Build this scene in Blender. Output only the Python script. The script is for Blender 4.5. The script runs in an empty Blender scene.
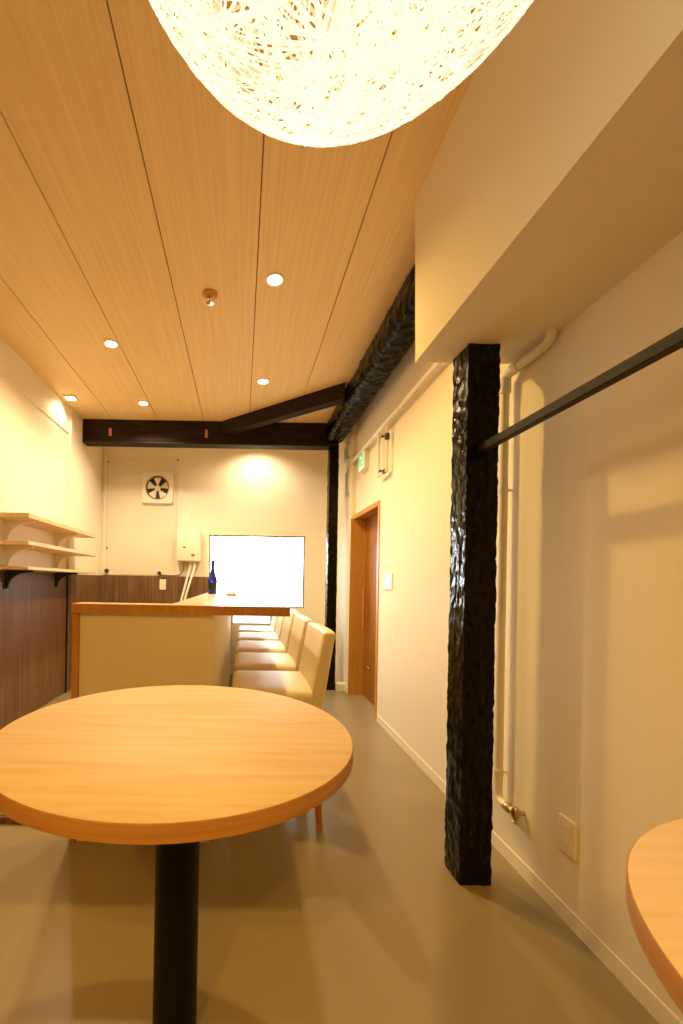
import bpy, bmesh, math, random
from mathutils import Vector, Matrix, noise
random.seed(7)
C = bpy.context.scene.collection
PI = math.pi

# ------------------------------------------------------------------ materials
def new_mat(name):
    m = bpy.data.materials.new(name); m.use_nodes = True
    nt = m.node_tree
    return m, nt, nt.nodes['Principled BSDF']

def plain(name, col, rough=.6, spec=.5, metal=0., coat=0., bump=0., bscale=200.):
    m, nt, p = new_mat(name)
    p.inputs['Base Color'].default_value = (*col, 1)
    p.inputs['Roughness'].default_value = rough
    p.inputs['Specular IOR Level'].default_value = spec
    p.inputs['Metallic'].default_value = metal
    p.inputs['Coat Weight'].default_value = coat
    if bump:
        tc = nt.nodes.new('ShaderNodeTexCoord'); n = nt.nodes.new('ShaderNodeTexNoise')
        n.inputs['Scale'].default_value = bscale; n.inputs['Detail'].default_value = 4
        b = nt.nodes.new('ShaderNodeBump'); b.inputs['Strength'].default_value = bump; b.inputs['Distance'].default_value = .002
        nt.links.new(tc.outputs['Object'], n.inputs['Vector']); nt.links.new(n.outputs['Fac'], b.inputs['Height'])
        nt.links.new(b.outputs['Normal'], p.inputs['Normal'])
    return m

def wood(name, c1, c2, stretch, rough=.45, scale=6., detail=5., contrast=(.35, .68), coat=0., fine=None):
    """grain: noise squeezed across the grain; stretch = per-axis multipliers"""
    m, nt, p = new_mat(name)
    tc = nt.nodes.new('ShaderNodeTexCoord'); mp = nt.nodes.new('ShaderNodeMapping')
    mp.inputs['Scale'].default_value = stretch
    n = nt.nodes.new('ShaderNodeTexNoise'); n.inputs['Scale'].default_value = scale; n.inputs['Detail'].default_value = detail
    n.inputs['Distortion'].default_value = .3
    r = nt.nodes.new('ShaderNodeValToRGB')
    r.color_ramp.elements[0].position = contrast[0]; r.color_ramp.elements[0].color = (*c1, 1)
    r.color_ramp.elements[1].position = contrast[1]; r.color_ramp.elements[1].color = (*c2, 1)
    L = nt.links.new
    L(tc.outputs['Object'], mp.inputs['Vector']); L(mp.outputs['Vector'], n.inputs['Vector']); L(n.outputs['Fac'], r.inputs['Fac'])
    L(r.outputs['Color'], p.inputs['Base Color'])
    b = nt.nodes.new('ShaderNodeBump'); b.inputs['Strength'].default_value = .08; b.inputs['Distance'].default_value = .001
    L(n.outputs['Fac'], b.inputs['Height']); L(b.outputs['Normal'], p.inputs['Normal'])
    p.inputs['Roughness'].default_value = rough
    p.inputs['Coat Weight'].default_value = coat
    return m

def emit(name, col, s, base=(.8, .8, .8)):
    m, nt, p = new_mat(name)
    p.inputs['Base Color'].default_value = (*base, 1)
    p.inputs['Emission Color'].default_value = (*col, 1)
    p.inputs['Emission Strength'].default_value = s
    return m

def hewn(name):
    m, nt, p = new_mat(name)
    L = nt.links.new
    tc = nt.nodes.new('ShaderNodeTexCoord'); mp = nt.nodes.new('ShaderNodeMapping')
    mp.inputs['Scale'].default_value = (1, 1, .6)
    v = nt.nodes.new('ShaderNodeTexVoronoi'); v.feature = 'SMOOTH_F1'; v.inputs['Scale'].default_value = 42
    n = nt.nodes.new('ShaderNodeTexNoise'); n.inputs['Scale'].default_value = 30; n.inputs['Detail'].default_value = 5
    a = nt.nodes.new('ShaderNodeMath'); a.operation = 'ADD'
    b = nt.nodes.new('ShaderNodeBump'); b.inputs['Strength'].default_value = .9; b.inputs['Distance'].default_value = .008
    L(tc.outputs['Object'], mp.inputs['Vector']); L(mp.outputs['Vector'], v.inputs['Vector']); L(mp.outputs['Vector'], n.inputs['Vector'])
    L(v.outputs['Distance'], a.inputs[0]); L(n.outputs['Fac'], a.inputs[1]); L(a.outputs[0], b.inputs['Height'])
    L(b.outputs['Normal'], p.inputs['Normal'])
    r = nt.nodes.new('ShaderNodeValToRGB')
    r.color_ramp.elements[0].color = (.003, .0022, .0015, 1); r.color_ramp.elements[1].color = (.008, .0055, .0033, 1)
    L(n.outputs['Fac'], r.inputs['Fac']); L(r.outputs['Color'], p.inputs['Base Color'])
    p.inputs['Roughness'].default_value = .16; p.inputs['Specular IOR Level'].default_value = .15
    return m

M = {}
M['wall'] = plain('wall_paper_cream', (.81, .755, .61), .75, .3, bump=.08, bscale=260)
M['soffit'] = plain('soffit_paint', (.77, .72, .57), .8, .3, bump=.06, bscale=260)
M['floor'] = plain('floor_vinyl', (.30, .243, .145), .27, .5)
M['ceil'] = wood('ceiling_wood', (.70, .50, .23), (.80, .60, .30), (26, .5, 26), .55, 3.2, 6, (.3, .72))
M['groove'] = plain('dark_groove', (.10, .05, .02), .9)
M['oak'] = wood('oak_top', (.68, .49, .265), (.77, .585, .345), (1.1, 13, 13), .55, 3.5, 7, (.34, .66))
M['oakedge'] = wood('oak_edge', (.44, .21, .06), (.53, .27, .09), (2, 2, 40), .45, 3, 5)
M['counter_top'] = wood('counter_board', (.62, .40, .19), (.76, .53, .28), (14, 1.1, 14), .35, 4, 6, coat=.12)
M['orange_wood'] = wood('orange_wood', (.48, .225, .04), (.58, .29, .06), (20, 20, 1.2), .42, 4, 5)
M['door_wood'] = wood('door_wood', (.25, .095, .009), (.33, .14, .017), (20, 20, 1.2), .4, 4, 5)
M['walnut'] = wood('walnut_panel', (.085, .042, .02), (.24, .13, .066), (16, 16, .35), .42, 5, 4, (.3, .7))
M['brown'] = wood('brown_beam', (.012, .006, .003), (.03, .015, .007), (1, 9, 9), .62, 5, 5)
M['hewn'] = hewn('black_hewn')
M['log'] = hewn('black_log')
q = M['log'].node_tree.nodes['Principled BSDF']; q.inputs['IOR'].default_value = 1.17; q.inputs['Specular IOR Level'].default_value = .5; q.inputs['Roughness'].default_value = .2
M['log'].node_tree.nodes['Mapping'].inputs['Scale'].default_value = (.8, .30, .8)
q = M['brown'].node_tree.nodes['Principled BSDF']; q.inputs['IOR'].default_value = 1.25
M['shelf'] = wood('shelf_wood', (.66, .46, .25), (.76, .56, .33), (12, 1, 12), .45, 4, 5)
M['black_metal'] = plain('black_metal', (.004, .004, .004), .45, .2)
M['rail'] = plain('rail_wood', (.018, .011, .006), .55, .22, bump=.1, bscale=80)
M['chair'] = plain('cream_leather', (.80, .70, .48), .46, .45, bump=.12, bscale=170)
M['leg'] = wood('chair_leg_wood', (.42, .13, .03), (.52, .19, .05), (20, 20, 1.5), .35, 4, 4)
M['panel'] = plain('cream_panel', (.80, .72, .50), .6, .35)
M['white'] = plain('white_plastic', (.82, .80, .74), .4, .5)
M['cream_paint'] = plain('cream_pipe', (.80, .75, .62), .45, .5)
M['steel'] = plain('steel_panel', (.74, .68, .54), .28, .5)
M['iron'] = plain('dark_valve', (.06, .05, .035), .4, .5)
M['chrome'] = plain('chrome', (.75, .72, .66), .18, .5, metal=1)
M['dark'] = plain('dark_plastic', (.02, .017, .012), .5)
M['brassy'] = plain('brass', (.55, .42, .24), .35, .5, metal=1)
M['slat'] = plain('grey_slat', (.13, .13, .135), .7)
M['bronze'] = plain('window_bronze', (.16, .155, .14), .5)
M['alu'] = plain('aluminium', (.7, .7, .68), .35, .5, metal=1)
M['lens'] = emit('lamp_lens', (1, .86, .58), 14)
M['shade'] = emit('lit_string', (1, .92, .66), 1.15, (.3, .26, .17))
M['inner_shade'] = emit('lit_inner_string', (1, .78, .38), .72, (.3, .24, .12))
M['gap_brown'] = plain('gap_backing', (.50, .24, .04), .8, .1)
M['exit'] = emit('exit_face', (.45, 1, .72), .55, (.7, .9, .8))
M['green'] = emit('exit_green', (.02, .45, .16), .5, (.02, .4, .15))
M['fence'] = plain('white_fence', (.30, .30, .31), .7)
M['paper'] = plain('folded_paper', (.86, .80, .66), .7)
M['label_green'] = plain('bottle_label', (.015, .035, .02), .45)
m, nt, p = new_mat('blue_glass')
p.inputs['Base Color'].default_value = (.02, .03, .35, 1); p.inputs['Roughness'].default_value = .08
p.inputs['Transmission Weight'].default_value = .45; M['blue'] = m
# clear window glass: transparent with a fresnel gloss
m = bpy.data.materials.new('window_glass'); m.use_nodes = True; nt = m.node_tree; nt.nodes.clear()
o = nt.nodes.new('ShaderNodeOutputMaterial'); mx = nt.nodes.new('ShaderNodeMixShader'); t = nt.nodes.new('ShaderNodeBsdfTransparent')
g = nt.nodes.new('ShaderNodeBsdfGlossy'); g.inputs['Roughness'].default_value = .02; fr = nt.nodes.new('ShaderNodeFresnel'); fr.inputs['IOR'].default_value = 1.25
nt.links.new(fr.outputs[0], mx.inputs[0]); nt.links.new(t.outputs[0], mx.inputs[1]); nt.links.new(g.outputs[0], mx.inputs[2]); nt.links.new(mx.outputs[0], o.inputs['Surface'])
M['glass'] = m

# ------------------------------------------------------------------ mesh helpers
def box(bm, x0, x1, y0, y1, z0, z1, bev=0., seg=2):
    mat = Matrix.Translation(((x0+x1)/2, (y0+y1)/2, (z0+z1)/2)) @ Matrix.Diagonal((x1-x0, y1-y0, z1-z0, 1))
    r = bmesh.ops.create_cube(bm, size=1, matrix=mat)
    if bev:
        es = list({e for v in r['verts'] for e in v.link_edges})
        bmesh.ops.bevel(bm, geom=es, offset=bev, segments=seg, profile=.5, affect='EDGES')
    return bm

def prism(bm, pts, z0, z1):
    """vertical prism on a counter-clockwise footprint"""
    a = [bm.verts.new((x, y, z0)) for x, y in pts]; b = [bm.verts.new((x, y, z1)) for x, y in pts]
    n = len(pts)
    bm.faces.new(a[::-1]); bm.faces.new(b)
    for i in range(n): bm.faces.new((a[i], a[(i+1) % n], b[(i+1) % n], b[i]))
    return bm

def hexa(bm, v):
    """8 corners: bottom four ccw, then top four ccw"""
    q = [bm.verts.new(p) for p in v]
    for f in ((3,2,1,0), (4,5,6,7), (0,1,5,4), (1,2,6,5), (2,3,7,6), (3,0,4,7)): bm.faces.new([q[i] for i in f])
    return bm

def lathe(bm, prof, seg=32, center=(0, 0, 0), axis='Z'):
    rings = []
    for r, z in prof:
        rings.append([bm.verts.new((r*math.cos(2*PI*k/seg), r*math.sin(2*PI*k/seg), z)) for k in range(seg)])
    for i in range(len(rings)-1):
        for k in range(seg):
            bm.faces.new((rings[i][k], rings[i][(k+1) % seg], rings[i+1][(k+1) % seg], rings[i+1][k]))
    bm.faces.new(rings[0][::-1]); bm.faces.new(rings[-1])
    vs = [v for r in rings for v in r]
    R = {'Z': Matrix(), 'X': Matrix.Rotation(PI/2, 4, 'Y'), 'Y': Matrix.Rotation(-PI/2, 4, 'X'), '-Y': Matrix.Rotation(PI/2, 4, 'X'), '-X': Matrix.Rotation(-PI/2, 4, 'Y'), '-Z': Matrix.Rotation(PI, 4, 'X')}[axis]
    bmesh.ops.transform(bm, matrix=Matrix.Translation(center) @ R, verts=vs)
    return bm

def tube(bm, path, rad, seg=14):
    path = [Vector(p) for p in path]; n = len(path)
    rads = rad if isinstance(rad, (list, tuple)) else [rad]*n
    rings = []; u = None
    for i, p in enumerate(path):
        t = (path[min(i+1, n-1)] - path[max(i-1, 0)]).normalized()
        if u is None:
            u = t.orthogonal().normalized()
        else:
            u = (u - t*u.dot(t)).normalized()
        w = t.cross(u)
        rings.append([bm.verts.new(p + (u*math.cos(2*PI*k/seg) + w*math.sin(2*PI*k/seg))*rads[i]) for k in range(seg)])
    for i in range(n-1):
        for k in range(seg):
            bm.faces.new((rings[i][k], rings[i][(k+1) % seg], rings[i+1][(k+1) % seg], rings[i+1][k]))
    bm.faces.new(rings[0][::-1]); bm.faces.new(rings[-1])
    return bm

def bend(pts, r=.03, n=6):
    """round the corners of a polyline"""
    pts = [Vector(p) for p in pts]; out = [pts[0]]
    for a, b, c in zip(pts, pts[1:], pts[2:]):
        p = b + (a-b).normalized()*r; q = b + (c-b).normalized()*r
        for k in range(n+1):
            t = k/n
            out.append(p*(1-t)**2 + b*2*t*(1-t) + q*t*t)
    return out + [pts[-1]]

def spline(pts, n=8):
    P = [Vector(p) for p in pts]; P = [P[0]] + P + [P[-1]]; out = []
    for i in range(1, len(P)-2):
        for k in range(n):
            t = k/n; a, b, c, d = P[i-1], P[i], P[i+1], P[i+2]
            out.append(.5*((2*b) + (c-a)*t + (2*a-5*b+4*c-d)*t*t + (3*b-a-3*c+d)*t**3))
    return out + [P[-2]]

def rough_box(bm, x0, x1, y0, y1, z0, z1, step=.018, amp=.006, freq=18, rnd=.0):
    nx, ny, nz = [max(1, round((b-a)/step)) for a, b in ((x0, x1), (y0, y1), (z0, z1))]
    V = {}
    c = Vector(((x0+x1)/2, (y0+y1)/2, (z0+z1)/2))
    ext = sorted(((x1-x0, 0), (y1-y0, 1), (z1-z0, 2)))[-1][1]        # long axis
    def v(i, j, k):
        if (i, j, k) not in V:
            p = Vector((x0+(x1-x0)*i/nx, y0+(y1-y0)*j/ny, z0+(z1-z0)*k/nz))
            q = p.copy()
            if rnd:                                                     # pull the corners in
                ax = [a for a in range(3) if a != ext]
                h = [((x1-x0), (y1-y0), (z1-z0))[a]/2 for a in ax]
                s = [(p[a]-c[a])/hh for a, hh in zip(ax, h)]
                k2 = (abs(s[0])**3.4 + abs(s[1])**3.4)**(1/3.4)
                mx = max(abs(s[0]), abs(s[1]), 1e-6)
                f = 1 - rnd + rnd*mx/max(k2, 1e-6)
                for a in ax: q[a] = c[a] + (p[a]-c[a])*f
            d = noise.noise_vector(p*freq)*amp + noise.noise_vector(p*freq*3)*amp*.45
            d[ext] = 0
            V[(i, j, k)] = bm.verts.new(q + d)
        return V[(i, j, k)]
    for i in range(nx):
        for j in range(ny):
            bm.faces.new((v(i,j,0), v(i,j+1,0), v(i+1,j+1,0), v(i+1,j,0))); bm.faces.new((v(i,j,nz), v(i+1,j,nz), v(i+1,j+1,nz), v(i,j+1,nz)))
    for i in range(nx):
        for k in range(nz):
            bm.faces.new((v(i,0,k), v(i+1,0,k), v(i+1,0,k+1), v(i,0,k+1))); bm.faces.new((v(i,ny,k), v(i,ny,k+1), v(i+1,ny,k+1), v(i+1,ny,k)))
    for j in range(ny):
        for k in range(nz):
            bm.faces.new((v(0,j,k), v(0,j,k+1), v(0,j+1,k+1), v(0,j+1,k))); bm.faces.new((v(nx,j,k), v(nx,j+1,k), v(nx,j+1,k+1), v(nx,j,k+1)))
    return bm

def obj(name, bm, mat, parent=None, smooth=False, mats=None):
    bmesh.ops.recalc_face_normals(bm, faces=bm.faces)
    if parent:                                   # mesh in its thing's own frame
        bmesh.ops.translate(bm, vec=-Vector(parent.location), verts=bm.verts)
    me = bpy.data.meshes.new(name); bm.to_mesh(me); bm.free()
    for q in (mats or [mat]): me.materials.append(q)
    if smooth:
        me.shade_smooth()
        me.set_sharp_from_angle(angle=math.radians(smooth if smooth > 1 else 40))
    o = bpy.data.objects.new(name, me); C.objects.link(o)
    if parent: o.parent = parent
    return o

def B(): return bmesh.new()

def tag(o, label, cat, group=None, kind=None):
    o['label'] = label; o['category'] = cat
    if group: o['group'] = group
    if kind: o['kind'] = kind
    return o

def thing(name, label, cat, loc=(0, 0, 0), group=None, kind=None):
    o = bpy.data.objects.new(name, None); o.empty_display_size = .1; C.objects.link(o); o.location = loc
    return tag(o, label, cat, group, kind)

def struct(name, bm, mat, parent=None, smooth=False):
    o = obj(name, bm, mat, parent, smooth)
    if not parent: o['kind'] = 'structure'
    return o

def dup(root, offset, label):
    """copy a thing with its parts and sub-parts"""
    r = root.copy(); C.objects.link(r); r.location = Vector(root.location) + Vector(offset); r['label'] = label
    def kids(src, dst):
        for ch in list(src.children):
            c = ch.copy(); C.objects.link(c); c.parent = dst; kids(ch, c)
    kids(root, r)
    return r

# ------------------------------------------------------------------ setting
ZC = 2.69                      # ceiling height
YB = 4.88                      # back wall
YN = -2.6                      # wall behind the viewer
XL = -1.65                     # left wall
def xr(y): return 1.04 + .0135*y   # right wall line

struct('floor', box(B(), XL-.1, 1.6, YN-.1, YB+.1, -.1, 0), M['floor'])
bm = B()
xs = [XL] + [-1.325 + .46*k for k in range(6)] + [1.5]
for a, b in zip(xs, xs[1:]): box(bm, a+.0022, b-.0022, YN, YB, ZC, ZC+.012, .002, 1)
ceil = struct('ceiling', bm, M['ceil'])
struct('ceiling_backing', box(B(), XL-.1, 1.6, YN-.1, YB+.1, ZC+.0125, ZC+.1), M['groove'], ceil)

# left wall: upper part stands 1.5 cm proud, far part 2.5 cm proud from y=3.97
bm = B()
box(bm, XL-.1, XL, YN, YB, 0, ZC)
box(bm, XL, XL+.006, YN, 3.97, 2.44, ZC)
box(bm, XL, XL+.025, 3.97, YB, 0, ZC)
struct('wall_left', bm, M['wall'])
bm = B()
box(bm, XL, XL+.012, YN, 3.955, .01, 1.118)
box(bm, XL+.025, XL+.037, 3.985, YB, .01, 1.118)
struct('trim_1', bm, M['walnut'])
bm = B(); box(bm, XL, XL+.03, 3.953, 3.969, 0, 1.118); struct('trim_2', bm, M['dark'])

# back wall with the window holes
WX0, WX1, WZ0, WZ1 = -.375, .735, .78, 1.612
VX0, VX1, VZ0, VZ1 = -.10, .362, .578, .72
bm = B()
Y0, Y1 = YB, YB+.12
box(bm, XL-.1, WX0, Y0, Y1, 0, ZC); box(bm, WX1, 1.6, Y0, Y1, 0, ZC); box(bm, WX0, WX1, Y0, Y1, WZ1, ZC)
box(bm, WX0, VX0, Y0, Y1, 0, WZ0); box(bm, VX1, WX1, Y0, Y1, 0, WZ0)
box(bm, VX0, VX1, Y0, Y1, 0, VZ0); box(bm, VX0, VX1, Y0, Y1, VZ1, WZ0)
struct('wall_back', bm, M['wall'])
bm = B(); box(bm, XL+.037, -.30, YB-.012, YB, .01, 1.122)
struct('trim_3', bm, M['walnut'])
# pale sheet panel with a capped top strip and edge strips on the kitchen side
bm = B()
box(bm, -1.565, -.745, YB-.006, YB, 1.13, 2.30); box(bm, -1.565, -.745, YB-.010, YB, 2.303, 2.50)
sheet = struct('trim_4', bm, M['steel'])
bm = B(); box(bm, -1.60, -1.568, YB-.02, YB, 1.13, ZC); box(bm, -.743, -.715, YB-.016, YB, 1.13, ZC)
struct('edge_strip', bm, M['cream_paint'], sheet)
bm = B()
for x, z in ((-1.555, 1.44), (-1.555, 2.43), (-.755, 2.47)): lathe(bm, [(.009, 0), (.009, .006), (.003, .009)], 12, (x, YB-.008, z), '-Y')
struct('screw', bm, M['dark'], sheet)
bm = B(); lathe(bm, [(.024, 0), (.022, .012), (.008, .016)], 18, (-1.26, YB-.008, 2.44), '-Y'); struct('cap', bm, M['steel'], sheet)

def window(name, x0, x1, z0, z1, w=.013):
    bm = B()
    box(bm, x0, x1, YB+.02, YB+.06, z0, z0+w); box(bm, x0, x1, YB+.02, YB+.06, z1-w, z1)
    box(bm, x0, x0+w, YB+.02, YB+.06, z0, z1); box(bm, x1-w, x1, YB+.02, YB+.06, z0, z1)
    f = struct(name, bm, M['bronze'])
    g = struct('glass_pane', box(B(), x0+w, x1-w, YB+.038, YB+.042, z0+w, z1-w), M['glass'], f)
    return f
window('window_1', WX0, WX1, WZ0, WZ1)
window('window_2', VX0, VX1, VZ0, VZ1)

# right wall, door opening, far stretch
DY0, DY1, DZ = 3.345, 4.07, 1.70
bm = B()
prism(bm, [(xr(.85), .85), (xr(.85)+.5, .85), (xr(DY0)+.12, DY0), (xr(DY0), DY0)], 0, ZC)
prism(bm, [(xr(DY0), DY0), (xr(DY0)+.12, DY0), (xr(DY1)+.12, DY1), (xr(DY1), DY1)], DZ, ZC)
prism(bm, [(1.055, DY1), (1.3, DY1), (1.3, YB), (1.055, YB)], 0, ZC)
prism(bm, [(1.45, YN), (1.6, YN), (1.6, .85), (1.45, .85)], 0, ZC)
prism(bm, [(1.3, DY0), (1.4, DY0), (1.4, DY1), (1.3, DY1)], 0, ZC)
struct('wall_right', bm, M['wall'])
struct('wall_near', box(B(), XL-.1, 1.6, YN-.1, YN, 0, ZC), M['walnut'])
bm = B(); hexa(bm, [(xr(.86)-.004, .86, 0), (xr(.86), .86, 0), (xr(3.30), 3.30, 0), (xr(3.30)-.004, 3.30, 0),
                    (xr(.86)-.004, .86, .055), (xr(.86), .86, .055), (xr(3.30), 3.30, .055), (xr(3.30)-.004, 3.30, .055)])
struct('baseboard_right', bm, M['wall'])
# low white kerb beyond the door, between the far post and the wall
struct('trim_5', box(B(), .965, 1.055, 4.16, 4.26, 0, .08, .004), M['white'])

# boxed-out soffit over the right side
bm = B()
hexa(bm, [(.672, YN, 1.937), (1.5, YN, 1.937), (1.5, .85, 1.937), (.668, .85, 1.937),
          (.712, YN, ZC), (1.5, YN, ZC), (1.5, .85, ZC), (.710, .85, ZC)])
hexa(bm, [(.668, .85, 1.937), (1.2, .85, 1.937), (1.2, 1.64, 1.937), (.664, 1.64, 1.937),
          (.710, .85, ZC), (1.2, .85, ZC), (1.2, 1.78, ZC), (.708, 1.78, ZC)])
bmesh.ops.remove_doubles(bm, verts=bm.verts, dist=1e-4)
struct('wall_soffit', bm, M['soffit'])

# door in the right wall
bm = B()
x0 = xr(DY0)
box(bm, x0-.008, x0+.13, DY0-.035, DY0, 0, DZ+.035)                # near jamb
box(bm, 1.05, x0+.13, DY1-.012, DY1, 0, DZ)                        # far jamb
box(bm, x0-.008, x0+.13, DY0, DY1-.002, DZ-.005, DZ+.035)          # head
door = struct('door_1', bm, M['orange_wood'])
struct('door_panel', box(B(), 1.195, 1.225, DY0, DY1-.012, .006, DZ-.005), M['door_wood'], door)
bm = B(); tube(bm, [(1.15, 3.93, .66), (1.15, 3.93, 1.03)], .0125); struct('door_handle', bm, M['leg'], door, True)
bm = B()
for z in (.76, .93): tube(bm, [(1.15, 3.93, z), (1.196, 3.93, z)], .006)
struct('handle_standoff', bm, M['chrome'], door, True)
bm = B(); lathe(bm, [(.02, 0), (.02, .006), (.012, .012)], 20, (1.195, 3.9, .29), '-X'); struct('lock', bm, M['chrome'], door, True)

# ------------------------------------------------------------------ posts and beams
tag(obj('hewn_post', rough_box(B(), .799, .912, 1.505, 1.614, 0, 1.937, .010, .0042, 34), M['hewn'], smooth=60),
    'thick glossy black hand-hewn post standing under the white boxed soffit', 'post', kind='thing')
tag(obj('hewn_post', rough_box(B(), .868, .962, 4.23, 4.325, 0, 2.452, .016, .0035, 22), M['hewn'], smooth=60),
    'slim black post by the door and window, carrying the crossbeam end', 'post', kind='thing')
t = thing('crossbeam', 'dark brown beam running across the ceiling before the kitchen', 'beam', (-.39, 4.3, 2.468), kind='thing')
obj('timber', box(B(), -1.625, .965, 4.25, 4.37, 2.468, ZC, .004, 1), M['brown'], t)
obj('lower_batten', box(B(), -1.625, .965, 4.242, 4.378, 2.452, 2.468, .003, 1), M['rail'], t)
for i, x in enumerate((-1.345, -.375)):
    obj('peg', box(B(), x-.014, x+.014, 4.243, 4.25, 2.52, 2.60, .002, 1), M['leg'], t)
# corner brace
A = Vector((-.215, 4.241)); D = Vector((.809, 3.378)); dv = (D-A).normalized(); nv = Vector((dv.y, -dv.x))
bm = B(); prism(bm, [(A.x, A.y), (D.x, D.y), (.809, 3.508), (-.05, 4.241)], 2.565, ZC)
bmesh.ops.recalc_face_normals(bm, faces=bm.faces)
bmesh.ops.bevel(bm, geom=bm.edges[:], offset=.004, segments=1, affect='EDGES')
tag(obj('corner_brace', bm, M['brown']), 'dark diagonal brace between the crossbeam and the rough black log', 'beam', kind='thing')
tag(obj('hewn_log', rough_box(B(), .818, 1.012, 1.80, 4.236, 2.480, ZC-.001, .011, .008, 20, 1.), M['log'], smooth=60),
    'rough glossy black log beam running along the ceiling above the right wall', 'beam', kind='thing')
bm = B(); box(bm, .838, .864, YN, 1.505, 1.547, 1.575, .002, 1)
tag(obj('hanging_rail', bm, M['rail']), 'dark square rail running from the thick black post toward the viewer', 'rail')

# ------------------------------------------------------------------ round tables
def round_table(loc, label):
    t = thing('round_table', label, 'table', loc, 'round pedestal tables')
    r = .407
    bm = B()
    lathe(bm, [(r-.001, .689), (r, .690), (r, .7175), (r-.0012, .7195)], 128, loc)
    obj('edge_band', bm, M['oakedge'], t, True)
    bm = B()
    lathe(bm, [(r-.0018, .710), (r-.0018, .7195), (r-.003, .7205)], 128, loc)
    obj('tabletop', bm, M['oak'], t, True)
    bm = B(); lathe(bm, [(.0525, 0), (.0525, .677)], 48, (loc[0]+.004, loc[1], 0)); obj('pedestal', bm, M['black_metal'], t, True)
    bm = B(); lathe(bm, [(.16, .677), (.16, .689)], 40, loc); obj('mounting_plate', bm, M['black_metal'], t, True)
    return t
round_table((-.145, 1.012, 0), 'round light oak table on a black column in front of the counter')
round_table((.79, .254, 0), 'round oak table with only its edge showing, beside the right wall')

# ------------------------------------------------------------------ counter
t = thing('bar_counter', 'cream panelled bar counter with an oak worktop', 'counter', (-.2, 3.2, 0))
bm = B(); prism(bm, [(-.68, 1.70), (.196, 1.70), (.196, 4.86), (-.29, 4.86), (-.29, 1.80), (-.68, 1.80)], .934, .972)
bmesh.ops.recalc_face_normals(bm, faces=bm.faces)
obj('worktop', bm, M['counter_top'], t)
bm = B(); box(bm, -.68, .196, 1.696, 1.70, .934, .970); box(bm, .196, .2, 1.70, 4.86, .934, .970)
obj('edge_band', bm, M['orange_wood'], t)
obj('front_panel', box(B(), -.655, -.11, 1.72, 1.80, 0, .934), M['panel'], t)
obj('side_panel', box(B(), -.26, -.11, 1.80, 4.86, 0, .934), M['panel'], t)
obj('corner_post', box(B(), -.681, -.655, 1.705, 1.80, 0, .934, .002, 1), M['orange_wood'], t)

# ------------------------------------------------------------------ bar chairs
def make_chair(loc, label):
    x, y, _ = loc                       # x of the seat front edge, y of the near side
    t = thing('bar_chair', label, 'chair', loc, 'cream bar chairs along the counter')
    W = .46
    # seat: soft box, domed a little
    bm = B(); box(bm, x, x+.40, y, y+W, .455, .59, .03, 4)
    bmesh.ops.subdivide_edges(bm, edges=[e for e in bm.edges if e.calc_length() > .2], cuts=6, use_grid_fill=True)
    for v in bm.verts:
        u = (v.co.x-x)/.40*2-1; w = (v.co.y-y)/W*2-1
        if v.co.z > .53: v.co.z += .010*max(0, 1-u*u)*max(0, 1-w*w)
    obj('seat', bm, M['chair'], t, 50)
    # backrest: leaning slab
    z0, z1 = .45, .856
    bm = B(); box(bm, 0, .062, y-.004, y+W+.004, z0, z1, .014, 3)
    bmesh.ops.subdivide_edges(bm, edges=[e for e in bm.edges if e.calc_length() > .2], cuts=6, use_grid_fill=True)
    for v in bm.verts:
        k = (v.co.z-z0)/(z1-z0); w = (v.co.y-y)/W*2-1
        v.co.x = x + .362 - .028 + v.co.x*(1-.15*k) + .070*k + .012*k*(1-w*w)
    obj('backrest', bm, M['chair'], t, 50)
    for lx, ly, sx, sy in ((.035, .045, -.01, -.012), (.035, W-.045, -.01, .012), (.372, .045, .022, -.066), (.372, W-.045, .022, .04)):
        bm = B(); q = []
        for z, r, s in ((.47, .019, 0), (0, .012, 1)):
            cx, cy = x+lx+sx*s, y+ly+sy*s
            q += [(cx-r, cy-r, z), (cx+r, cy-r, z), (cx+r, cy+r, z), (cx-r, cy+r, z)]
        hexa(bm, q[4:]+q[:4]); bmesh.ops.bevel(bm, geom=bm.edges[:], offset=.003, segments=2, affect='EDGES')
        obj('leg', bm, M['leg'], t, True)
    return t
chair = make_chair((-.035, 1.85, 0), 'cream bar chair at the counter nearest the round table')
for k, lab in enumerate(('second cream bar chair from the round table along the counter',
                         'middle cream bar chair of the five along the counter',
                         'cream bar chair last but one before the window wall',
                         'cream bar chair at the far end of the counter against the window wall')):
    dup(chair, (.0025*(k+1), .585*(k+1), 0), lab)

# ------------------------------------------------------------------ things on the counter
t = thing('sake_bottle', 'slim dark blue bottle with a green label standing on the counter', 'bottle', (-.222, 3.28, .972))
c = (-.222, 3.28, .972)
bm = B(); lathe(bm, [(.030, .001), (.034, .004), (.034, .016), (.031, .022), (.031, .085), (.036, .092), (.036, .105), (.030, .135), (.017, .175), (.0135, .20), (.0135, .235)], 32, c)
obj('bottle_body', bm, M['blue'], t, True)
bm = B(); lathe(bm, [(.0318, .026), (.0318, .083)], 32, c); obj('bottle_label', bm, M['label_green'], t, True)
bm = B(); lathe(bm, [(.0155, .232), (.0155, .258), (.013, .262)], 24, c); obj('bottle_cap', bm, M['blue'], t, True)
t = thing('paper_ornament', 'small folded paper ornament on a tan stand on the counter', 'ornament', (-.069, 2.985, .972))
c = (-.069, 2.985, .972)
bm = B(); lathe(bm, [(.03, 0), (.042, .006), (.044, .014), (.036, .012)], 24, c); obj('stand', bm, M['shelf'], t, True)
bm = B()
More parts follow.
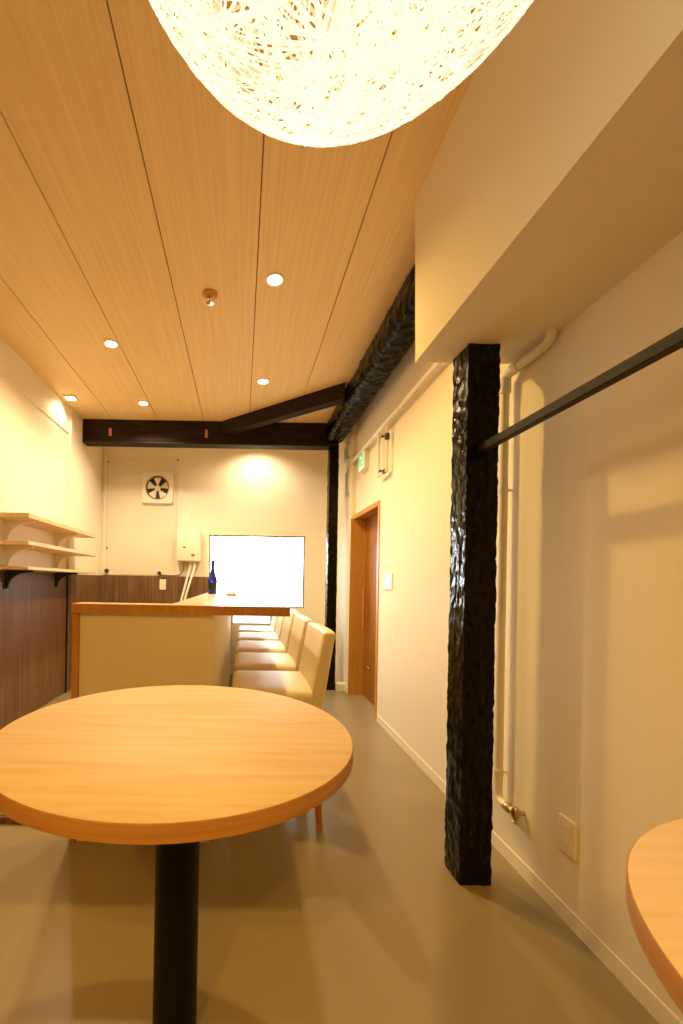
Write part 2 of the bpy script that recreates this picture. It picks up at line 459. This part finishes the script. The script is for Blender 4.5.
for sx in (-1, 1):
    a = [Vector(c) + Vector(p) for p in ((sx*.004, -.018, .012), (sx*.028, .0, .012), (sx*.004, .018, .012), (sx*.02, 0, .055))]
    q = [bm.verts.new(p) for p in a]
    for f in ((0, 1, 3), (1, 2, 3), (2, 0, 3), (0, 2, 1)): bm.faces.new([q[i] for i in f])
obj('folded_paper', bm, M['paper'], t)

# ------------------------------------------------------------------ shelves on the left wall
def shelf(z, th, brk, label, drop):
    t = thing('wall_shelf', label, 'shelf', (XL, 3.42, z), 'shelves on the left wall')
    obj('board', box(B(), XL+.038, -1.405, 2.775, 4.065, z-th, z, .002, 1), M['shelf'], t)
    box_back = box(B(), XL, XL+.038, 2.775, 3.95, z-th, z); obj('back_batten', box_back, M['shelf'], t)
    for y in (2.925, 3.715):
        bm = B(); n = 10
        # a bracket with a curved inner edge, 2.4 cm thick
        prof = [(XL+.014, z-th), (XL+.014, z-th-drop), (XL+.03, z-th-drop)]
        for k in range(n+1):
            a = PI/2*k/n
            prof.append((XL+.035 + .17*(1-math.cos(a)), z-th-drop+.02 + (drop-.032)*math.sin(a)))
        prof.append((XL+.205, z-th))
        A = [bm.verts.new((px, y-.012, pz)) for px, pz in prof]; Bq = [bm.verts.new((px, y+.012, pz)) for px, pz in prof]
        bm.faces.new(A); bm.faces.new(Bq[::-1])
        for i in range(len(prof)):
            j = (i+1) % len(prof); bm.faces.new((A[i], Bq[i], Bq[j], A[j]))
        obj('bracket', bm, M[brk], t)
    return t
shelf(1.503, .034, 'cream_paint', 'top pale wood shelf on the left wall', .135)
shelf(1.318, .027, 'cream_paint', 'middle pale wood shelf on the left wall, between two others', .155)
s = shelf(1.148, .022, 'dark', 'lowest pale wood shelf on dark brackets, at the panelling top', .13)

# ------------------------------------------------------------------ threshold strip at lower left
t = thing('threshold', 'low brown threshold with a metal strip between counter and left wall', 'threshold', (-1.2, 1.86, 0))
obj('sill_board', box(B(), XL+.013, -.69, 1.83, 1.93, 0, .028, .002, 1), M['walnut'], t)
obj('metal_strip', box(B(), XL+.013, -.69, 1.845, 1.90, .028, .034), M['alu'], t)

# ------------------------------------------------------------------ ceiling fittings
WARM = (1, .63, .17)
SOFT = (1, .75, .40)
KITCHEN = (1, .80, .52)
AMBER = (1, .55, .085)
def downlight(x, y, label, power, col=WARM, size=math.radians(150)):
    t = thing('downlight', label, 'ceiling light', (x, y, ZC), 'round downlights in the wood ceiling')
    bm = B(); lathe(bm, [(.036, -.001), (.052, -.001), (.052, -.004), (.046, -.007), (.036, -.004)], 40, (x, y, ZC)); obj('trim_ring', bm, M['white'], t, True)
    bm = B(); lathe(bm, [(.037, -.0035), (.037, -.005)], 32, (x, y, ZC)); obj('lens', bm, M['lens'], t)
    L = bpy.data.lights.new('downlight_bulb', 'SPOT'); L.energy = power; L.color = col; L.spot_size = size; L.spot_blend = .7; L.shadow_soft_size = .03
    o = bpy.data.objects.new('downlight_bulb', L); C.objects.link(o); o.location = (x, y, ZC-.02)
    return t
K = 1.0
downlight(.153, 2.25, 'brightest round ceiling downlight, right of the sprinkler', 84*K)
downlight(.150, 3.39, 'round downlight over the bar chairs near the diagonal brace', 88*K, SOFT)
downlight(-.92, 2.89, 'round downlight above the left aisle, the larger of two there', 90*K, SOFT)
downlight(-.92, 3.85, 'small round downlight close to the crossbeam over the left aisle', 80*K, KITCHEN)
downlight(.150, -1.4, 'added fill downlight, unseen behind the viewer above the near aisle', 130*K, AMBER)  # added out of view, lifts the counter front and chair sides
downlight(-.92, -1.4, 'added fill downlight, unseen behind the viewer on the left', 130*K, AMBER)  # second added lamp out of view, same fill from the left
downlight(.16, 4.56, 'round downlight behind the crossbeam above the window wall', 44*K, KITCHEN)
t = thing('square_spotlight', 'small square white ceiling spotlight beside the left wall', 'ceiling light', (-1.545, 3.75, ZC))
obj('housing', box(B(), -1.60, -1.49, 3.70, 3.80, ZC-.012, ZC, .003, 1), M['white'], t)
obj('lens', box(B(), -1.58, -1.51, 3.72, 3.78, ZC-.014, ZC-.0121), M['lens'], t)
L = bpy.data.lights.new('square_spotlight_bulb', 'SPOT'); L.energy = 10*K; L.color = KITCHEN; L.spot_size = math.radians(150); L.spot_blend = .6; L.shadow_soft_size = .02
o = bpy.data.objects.new('square_spotlight_bulb', L); C.objects.link(o); o.location = (-1.545, 3.75, ZC-.03)
t = thing('sprinkler', 'ceiling sprinkler head hanging from a wooden disc', 'sprinkler', (-.203, 2.373, ZC))
c = (-.203, 2.373, ZC)
bm = B(); lathe(bm, [(.044, 0), (.044, -.006), (.034, -.014), (.02, -.016)], 32, c); obj('escutcheon', bm, M['orange_wood'], t, True)
bm = B(); lathe(bm, [(.012, -.014), (.012, -.03), (.007, -.034), (.006, -.05), (.02, -.052), (.022, -.055), (.006, -.057)], 20, c); obj('sprinkler_nozzle', bm, M['chrome'], t, True)

# ------------------------------------------------------------------ pendant lamp
PC = Vector((.1128, .445, 1.962)); PR = .30
t = thing('pendant_lamp', 'large glowing white string globe lamp hanging overhead', 'pendant lamp', (PC.x, PC.y, ZC))
bm = B(); bmesh.ops.create_uvsphere(bm, u_segments=64, v_segments=40, radius=PR-.007, matrix=Matrix.Translation(PC)); obj('gap_backing', bm, M['gap_brown'], t, True)  # added opaque sphere, keeps gaps between the glowing strings brown
rng = random.Random(3)
def rdir():
    while True:
        v = Vector((rng.uniform(-1, 1), rng.uniform(-1, 1), rng.uniform(-1, 1)))
        if .1 < v.length < 1: return v.normalized()
def strings(name, count, knots, r0, r1, h0, h1, mat):
    """flat paper strings wound round the globe, crossing at shared knots"""
    nodes = [rdir() for _ in range(knots)]
    bm = B()
    for s in range(count):
        a, b = rng.sample(nodes, 2)
        n = a.cross(b)
        if n.length < .2: continue
        n.normalize(); u = n.orthogonal().normalized(); w = n.cross(u)
        R = rng.uniform(r0, r1); h = rng.uniform(h0, h1)
        prev = first = None; seg = 64
        for k in range(seg):
            d = u*math.cos(2*PI*k/seg) + w*math.sin(2*PI*k/seg)
            pr = (bm.verts.new(PC + d*R + n*h), bm.verts.new(PC + d*R - n*h))
            if prev: bm.faces.new((prev[0], prev[1], pr[1], pr[0]))
            else: first = pr
            prev = pr
        bm.faces.new((prev[0], prev[1], first[1], first[0]))
    bmesh.ops.translate(bm, vec=-t.location, verts=bm.verts)
    me = bpy.data.meshes.new(name); bm.to_mesh(me); bm.free(); me.materials.append(mat)
    o = bpy.data.objects.new(name, me); C.objects.link(o); o.parent = t
strings('inner_string', 270, 200, PR-.0058, PR-.0038, .0009, .0021, M['inner_shade'])
strings('outer_string', 400, 200, PR-.003, PR, .0008, .0018, M['shade'])
bm = B(); tube(bm, [(PC.x, PC.y, PC.z+PR-.012), (PC.x, PC.y, ZC-.02)], .004, 8); obj('cord', bm, M['white'], t, True)
bm = B(); lathe(bm, [(.045, 0), (.045, -.015), (.02, -.028)], 28, (PC.x, PC.y, ZC)); obj('ceiling_rose', bm, M['white'], t, True)

# ------------------------------------------------------------------ back wall fittings
fx, fz = -.979, 2.136
t = thing('ventilation_fan', 'square white ventilation fan high on the back wall', 'fan', (fx, YB-.006, fz))
bm = B()
# square plate with a round hole
n = 48; ro = .137; S = .176; y1 = YB-.045
def plate_pt(a):
    cx, cz = math.cos(a), math.sin(a); k = S/max(abs(cx), abs(cz)); return cx*k, cz*k
for yy in (y1, YB-.006):
    pass
R1 = []; R2 = []; R3 = []; R4 = []
for k in range(n):
    a = 2*PI*(k+.5)/n; px, pz = plate_pt(a)
    R1.append(bm.verts.new((fx+ro*math.cos(a), y1, fz+ro*math.sin(a)))); R2.append(bm.verts.new((fx+px, y1, fz+pz)))
    R3.append(bm.verts.new((fx+px, YB-.006, fz+pz))); R4.append(bm.verts.new((fx+ro*math.cos(a), YB-.006, fz+ro*math.sin(a))))
for k in range(n):
    j = (k+1) % n
    for P, Q in ((R1, R2), (R2, R3), (R3, R4), (R4, R1)): bm.faces.new((P[k], P[j], Q[j], Q[k]))
obj('fan_plate', bm, M['cream_paint'], t)
bm = B(); lathe(bm, [(ro-.002, 0), (ro-.002, .004)], 48, (fx, YB-.006, fz), '-Y'); obj('fan_duct', bm, M['dark'], t)
bm = B()
for k in range(n):
    pass
lathe(bm, [(ro-.008, .038), (ro+.004, .038), (ro+.004, .042), (ro-.008, .042)], 48, (fx, YB-.006, fz), '-Y'); 
bmesh.ops.delete(bm, geom=[f for f in bm.faces if len(f.verts) > 6], context='FACES_ONLY')
obj('fan_ring', bm, M['brassy'], t, True)
for i in range(5):
    bm = B(); a0 = PI/2 + 2*PI*i/5 - .34
    q = []
    for rr, half, tw in ((.028, .28, .010), (.07, .34, .012), (.120, .38, .008)):
        row = []
        for s in range(5):
            a = a0 + .35 + half*(s/2-1); yy = YB-.026 + tw*(s/2-1)
            row.append((bm.verts.new((fx+rr*math.cos(a), yy, fz+rr*math.sin(a))), bm.verts.new((fx+rr*math.cos(a), yy+.003, fz+rr*math.sin(a)))))
        q.append(row)
    for r_ in range(2):
        for s in range(4):
            a, b, c_, d = q[r_][s], q[r_][s+1], q[r_+1][s+1], q[r_+1][s]
            bm.faces.new((a[0], b[0], c_[0], d[0])); bm.faces.new((a[1], d[1], c_[1], b[1]))
    for row in (q[0], q[2]):
        for s in range(4): bm.faces.new((row[s][0], row[s][1], row[s+1][1], row[s+1][0]))
    for s in (0, 4):
        for r_ in range(2): bm.faces.new((q[r_][s][0], q[r_+1][s][0], q[r_+1][s][1], q[r_][s][1]))
    obj('fan_blade', bm, M['cream_paint'], t)
bm = B(); lathe(bm, [(.032, .006), (.032, .024), (.024, .03), (.008, .032)], 28, (fx, YB-.006, fz), '-Y'); obj('hub', bm, M['cream_paint'], t, True)

t = thing('water_heater', 'cream box water heater with two white hoses beside the window', 'water heater', (-.60, YB-.006, 1.29))
obj('heater_body', box(B(), -.735, -.47, YB-.13, YB-.006, 1.295, 1.645, .012, 3), M['cream_paint'], t, True)
obj('display', box(B(), -.66, -.63, YB-.132, YB-.13, 1.445, 1.458), M['dark'], t)
bm = B(); lathe(bm, [(.02, 0), (.02, .008), (.012, .012)], 24, (-.548, YB-.13, 1.372), '-Y'); obj('dial', bm, M['brassy'], t, True)
for dx, ex in ((.0, -.10), (.05, -.06)):
    bm = B(); x = -.585+dx
    tube(bm, spline([(x, YB-.07, 1.295), (x, YB-.07, 1.23), (x-.012, YB-.08, 1.18), (-.585+ex+.045, YB-.12, .98), (-.585+ex, YB-.14, .80)]), .0125, 12); obj('hose', bm, M['white'], t, True)
for x in (-.655, -.615, -.555, -.52):
    bm = B(); lathe(bm, [(.009, 0), (.009, -.018), (.013, -.02), (.013, -.032)], 14, (x, YB-.07, 1.296)); obj('fitting', bm, M['brassy'], t, True)
bm = B(); tube(bm, spline([(-.66, YB-.06, 1.296), (-.665, YB-.04, 1.20), (-.72, YB-.02, 1.14), (-.80, YB-.016, 1.13), (-.93, YB-.016, 1.135)]), .004, 8); obj('power_cord', bm, M['dark'], t, True)

def wall_outlet(name, label, cat, place, w, h, extra):
    pass
t = thing('power_outlet', 'white outlet plate on the dark panelling of the back wall', 'outlet', (-.904, YB-.012, 1.025))
obj('cover_plate', box(B(), -.94, -.868, YB-.02, YB-.012, .965, 1.085, .003, 2), M['white'], t)
obj('socket', box(B(), -.917, -.891, YB-.0225, YB-.02, .99, 1.06, .001, 1), M['cream_paint'], t)
for x, z, r, lab in ((-1.553, 1.175, .022, 'dark round pipe stub at the corner by the left wall'),
                     (-.945, 1.158, .020, 'dark round pipe stub above the outlet on the back wall')):
    bm = B(); lathe(bm, [(r, 0), (r, .03), (r*.6, .034), (r*.6, .05)], 20, (x, YB-.006, z), '-Y')
    tag(obj('pipe_stub', bm, M['dark'], smooth=True), lab, 'pipe', 'dark pipe stubs on the back wall')

# ------------------------------------------------------------------ right wall fittings
def on_right(y): return xr(y)
t = thing('power_outlet', 'cream outlet plate low on the right wall above the baseboard', 'outlet', (xr(1.34), 1.342, .278))
obj('cover_plate', box(B(), xr(1.34)-.008, xr(1.34), 1.307, 1.377, .222, .335, .003, 2), M['wall'], t)
for z in (.252, .278, .304): obj('socket', box(B(), xr(1.34)-.0098, xr(1.34)-.008, 1.329, 1.355, z-.010, z+.010, .001, 1), M['cream_paint'], t)
t = thing('switch_plate', 'small white switch plate on the right wall before the door', 'switch', (xr(3.08), 3.08, 1.09))
obj('cover_plate', box(B(), xr(3.08)-.010, xr(3.08)+.001, 3.0, 3.165, 1.035, 1.15, .003, 2), M['white'], t)
obj('rocker', box(B(), xr(3.08)-.013, xr(3.08)-.010, 3.06, 3.11, 1.05, 1.10, .001, 1), M['cream_paint'], t)
obj('indicator', box(B(), xr(3.08)-.012, xr(3.08)-.010, 3.07, 3.10, 1.115, 1.13), M['iron'], t)

ey0, ey1, ez0, ez1 = 3.64, 3.80, 2.075, 2.23; ex = xr(3.7)
t = thing('exit_sign', 'small green and white exit sign box high on the wall above the door', 'sign', (ex, 3.72, ez0))
obj('sign_box', box(B(), ex-.045, ex, ey0, ey1, ez0, ez1, .003, 1), M['cream_paint'], t)
obj('sign_face', box(B(), ex-.047, ex-.045, ey0+.008, ey1-.008, ez0+.008, ez1-.008), M['exit'], t)
# running figure going through a doorway
bm = B(); X0, X1 = ex-.0485, ex-.047
def bar(y, z, y2, z2, w):
    d = Vector((y2-y, z2-z)); nrm = Vector((-d.y, d.x)).normalized()*w/2
    q = [(y+nrm.x, z+nrm.y), (y-nrm.x, z-nrm.y), (y2-nrm.x, z2-nrm.y), (y2+nrm.x, z2+nrm.y)]
    hexa(bm, [(X0, a, b) for a, b in q] + [(X1, a, b) for a, b in q])
cy, cz = 3.72, 2.152
bar(cy-.05, cz-.06, cy-.05, cz+.06, .014); bar(cy-.05, cz+.06, cy+.055, cz+.06, .014); bar(cy+.055, cz-.02, cy+.055, cz+.06, .012)
bar(cy+.0, cz+.02, cy+.015, cz-.015, .018); bar(cy+.015, cz-.015, cy-.02, cz-.03, .012); bar(cy-.02, cz-.03, cy-.02, cz-.055, .011)
bar(cy+.015, cz-.015, cy+.04, cz-.05, .012); bar(cy+.0, cz+.02, cy-.028, cz+.005, .009); bar(cy+.0, cz+.02, cy+.035, cz+.012, .009)
lathe(bm, [(.011, 0), (.011, .0015)], 16, (X1, cy-.012, cz+.038), '-X')
obj('pictogram', bm, M['green'], t)

for y0, y1, z0, z1, lab in ((4.19, 4.36, 2.325, 2.47, 'upper louvred grey vent between the far post and the door, under the log'),
                            (4.17, 4.29, 1.955, 2.20, 'lower louvred grey vent between the far post and the door')):
    t = thing('wall_vent', lab, 'vent', (1.055, (y0+y1)/2, z0), 'louvred vents by the far post')
    bm = B(); 
    box(bm, 1.043, 1.055, y0, y0+.012, z0, z1); box(bm, 1.043, 1.055, y1-.012, y1, z0, z1); box(bm, 1.043, 1.055, y0, y1, z0, z0+.012); box(bm, 1.043, 1.055, y0, y1, z1-.012, z1)
    obj('vent_frame', bm, M['cream_paint'], t)
    bm = B(); z = z0+.02
    while z < z1-.02:
        hexa(bm, [(1.045, y0+.012, z), (1.053, y0+.012, z+.010), (1.053, y1-.012, z+.010), (1.045, y1-.012, z),
                  (1.045, y0+.012, z+.002), (1.053, y0+.012, z+.012), (1.053, y1-.012, z+.012), (1.045, y1-.012, z+.002)]); z += .016
    obj('louvre', bm, M['cream_paint'], t)

# conduit along the right wall and the two drain drops hanging from it
bm = B(); tube(bm, [(xr(1.64)-.042, 1.64, 2.262), (xr(DY1)-.042, 4.10, 2.245)], .015)
tag(obj('conduit', bm, M['white'], smooth=True), 'white pipe running along the right wall under the rough black log', 'pipe')
t = thing('drain_loop', 'hanging loop of thin cream pipe with dark valves above the switch plate', 'pipe', (xr(3.15)-.03, 3.15, 2.0))
bm = B(); xa = xr(3.15)-.038
tube(bm, bend([(xa, 3.25, 2.2365), (xa, 3.25, 1.90), (xa, 3.06, 1.90), (xa, 3.06, 2.2365)], .02), .011, 12); obj('pipe_loop', bm, M['cream_paint'], t, True)
for z in (1.905, 2.145):
    bm = B(); lathe(bm, [(.014, -.025), (.017, -.02), (.017, .02), (.014, .025)], 16, (xa, 3.06 if z > 2 else 3.10, z), 'Z' if z > 2 else 'Y'); lathe(bm, [(.006, 0), (.006, .022), (.012, .024), (.012, .03)], 12, (xa-.01, 3.06 if z > 2 else 3.10, z), '-X'); obj('valve', bm, M['iron'], t, True)

# riser pipe beside the thick post
t = thing('riser_pipe', 'cream vertical pipe with a brass valve on the right wall behind the thick black post', 'pipe', (1.03, 1.66, .2))
bm = B(); xp = 1.028
tube(bm, bend([(1.034, 1.42, 1.937), (1.034, 1.42, 1.904), (xp, 1.66, 1.902), (xp, 1.66, .232), (xp, 1.60, .232)], .035, 8), .0155, 16); obj('pipe_run', bm, M['cream_paint'], t, True)
bm = B()
lathe(bm, [(.021, -.03), (.021, .03)], 18, (xp, 1.66, 1.862)); lathe(bm, [(.021, -.025), (.021, .025)], 18, (xp+.001, 1.61, 1.903), 'Y'); obj('elbow_collar', bm, M['cream_paint'], t, True)
for z in (1.45, .34):
    bm = B(); lathe(bm, [(.0185, -.01), (.0185, .01)], 16, (xp, 1.66, z)); tube(bm, [(xp+.01, 1.66, z), (xr(1.66)-.001, 1.66, z)], .005, 8); obj('pipe_clip', bm, M['cream_paint'], t, True)
bm = B(); lathe(bm, [(.017, 0), (.018, .004), (.018, .022), (.012, .026), (.012, .045)], 18, (xp, 1.61, .232), '-Y'); obj('union_nut', bm, M['brassy'], t, True)
bm = B(); lathe(bm, [(.010, -.018), (.014, -.012), (.014, .012), (.009, .02)], 18, (xp, 1.555, .234)); lathe(bm, [(.008, 0), (.008, -.016), (.010, -.018), (.010, -.024)], 16, (xp, 1.555, .222)); obj('valve_body', bm, M['brassy'], t, True)
bm = B(); tube(bm, [(xp, 1.555, .234), (xr(1.555)-.001, 1.555, .234)], .009, 12); obj('wall_spigot', bm, M['brassy'], t, True)

# ------------------------------------------------------------------ outside the window
t = thing('slat_fence', 'pale slatted fence outside the window', 'fence', (.2, 6.4, 0))
bm = B()
for k in range(11): box(bm, .30+.105*k, .30+.105*k+.07, 6.40, 6.42, 1.16, 1.75)
obj('slat', bm, M['slat'], t)
obj('lower_wall', box(B(), -2.2, 2.6, 6.38, 6.5, 0, 1.14), M['fence'], t)
bm = B(); box(bm, .25, 1.5, 6.42, 6.45, 1.25, 1.29); box(bm, .25, 1.5, 6.42, 6.45, 1.62, 1.66); obj('fence_rail', bm, M['fence'], t)
g = box(B(), -4, 4, YB+.12, 9, -.1, 0); struct('ground_outside', g, M['fence'])

# ------------------------------------------------------------------ daylight, lamp light
w = bpy.data.worlds.new('sky'); bpy.context.scene.world = w; w.use_nodes = True
w.node_tree.nodes['Background'].inputs[0].default_value = (.93, .97, 1, 1); w.node_tree.nodes['Background'].inputs[1].default_value = 17.0

# ------------------------------------------------------------------ camera
cam = bpy.data.cameras.new('camera'); co = bpy.data.objects.new('camera', cam); C.objects.link(co)
cam.sensor_fit = 'HORIZONTAL'; cam.sensor_width = 36; cam.lens = 36*421/683
cam.shift_x = (341.5-241)/683; cam.shift_y = (582-512)/683
cam.clip_start = .02
co.matrix_world = Matrix.Translation((0, 0, 1.07)) @ Matrix.Rotation(PI/2, 4, 'X') @ Matrix.Rotation(math.radians(1.0), 4, 'Z')
S = bpy.context.scene; S.camera = co
S.view_settings.view_transform = 'Standard'; S.view_settings.look = 'None'; S.view_settings.gamma = 1; S.view_settings.exposure = 0
S.view_settings.use_curve_mapping = False
S.cycles.use_denoising = True
S.cycles.max_bounces = 10; S.cycles.diffuse_bounces = 6
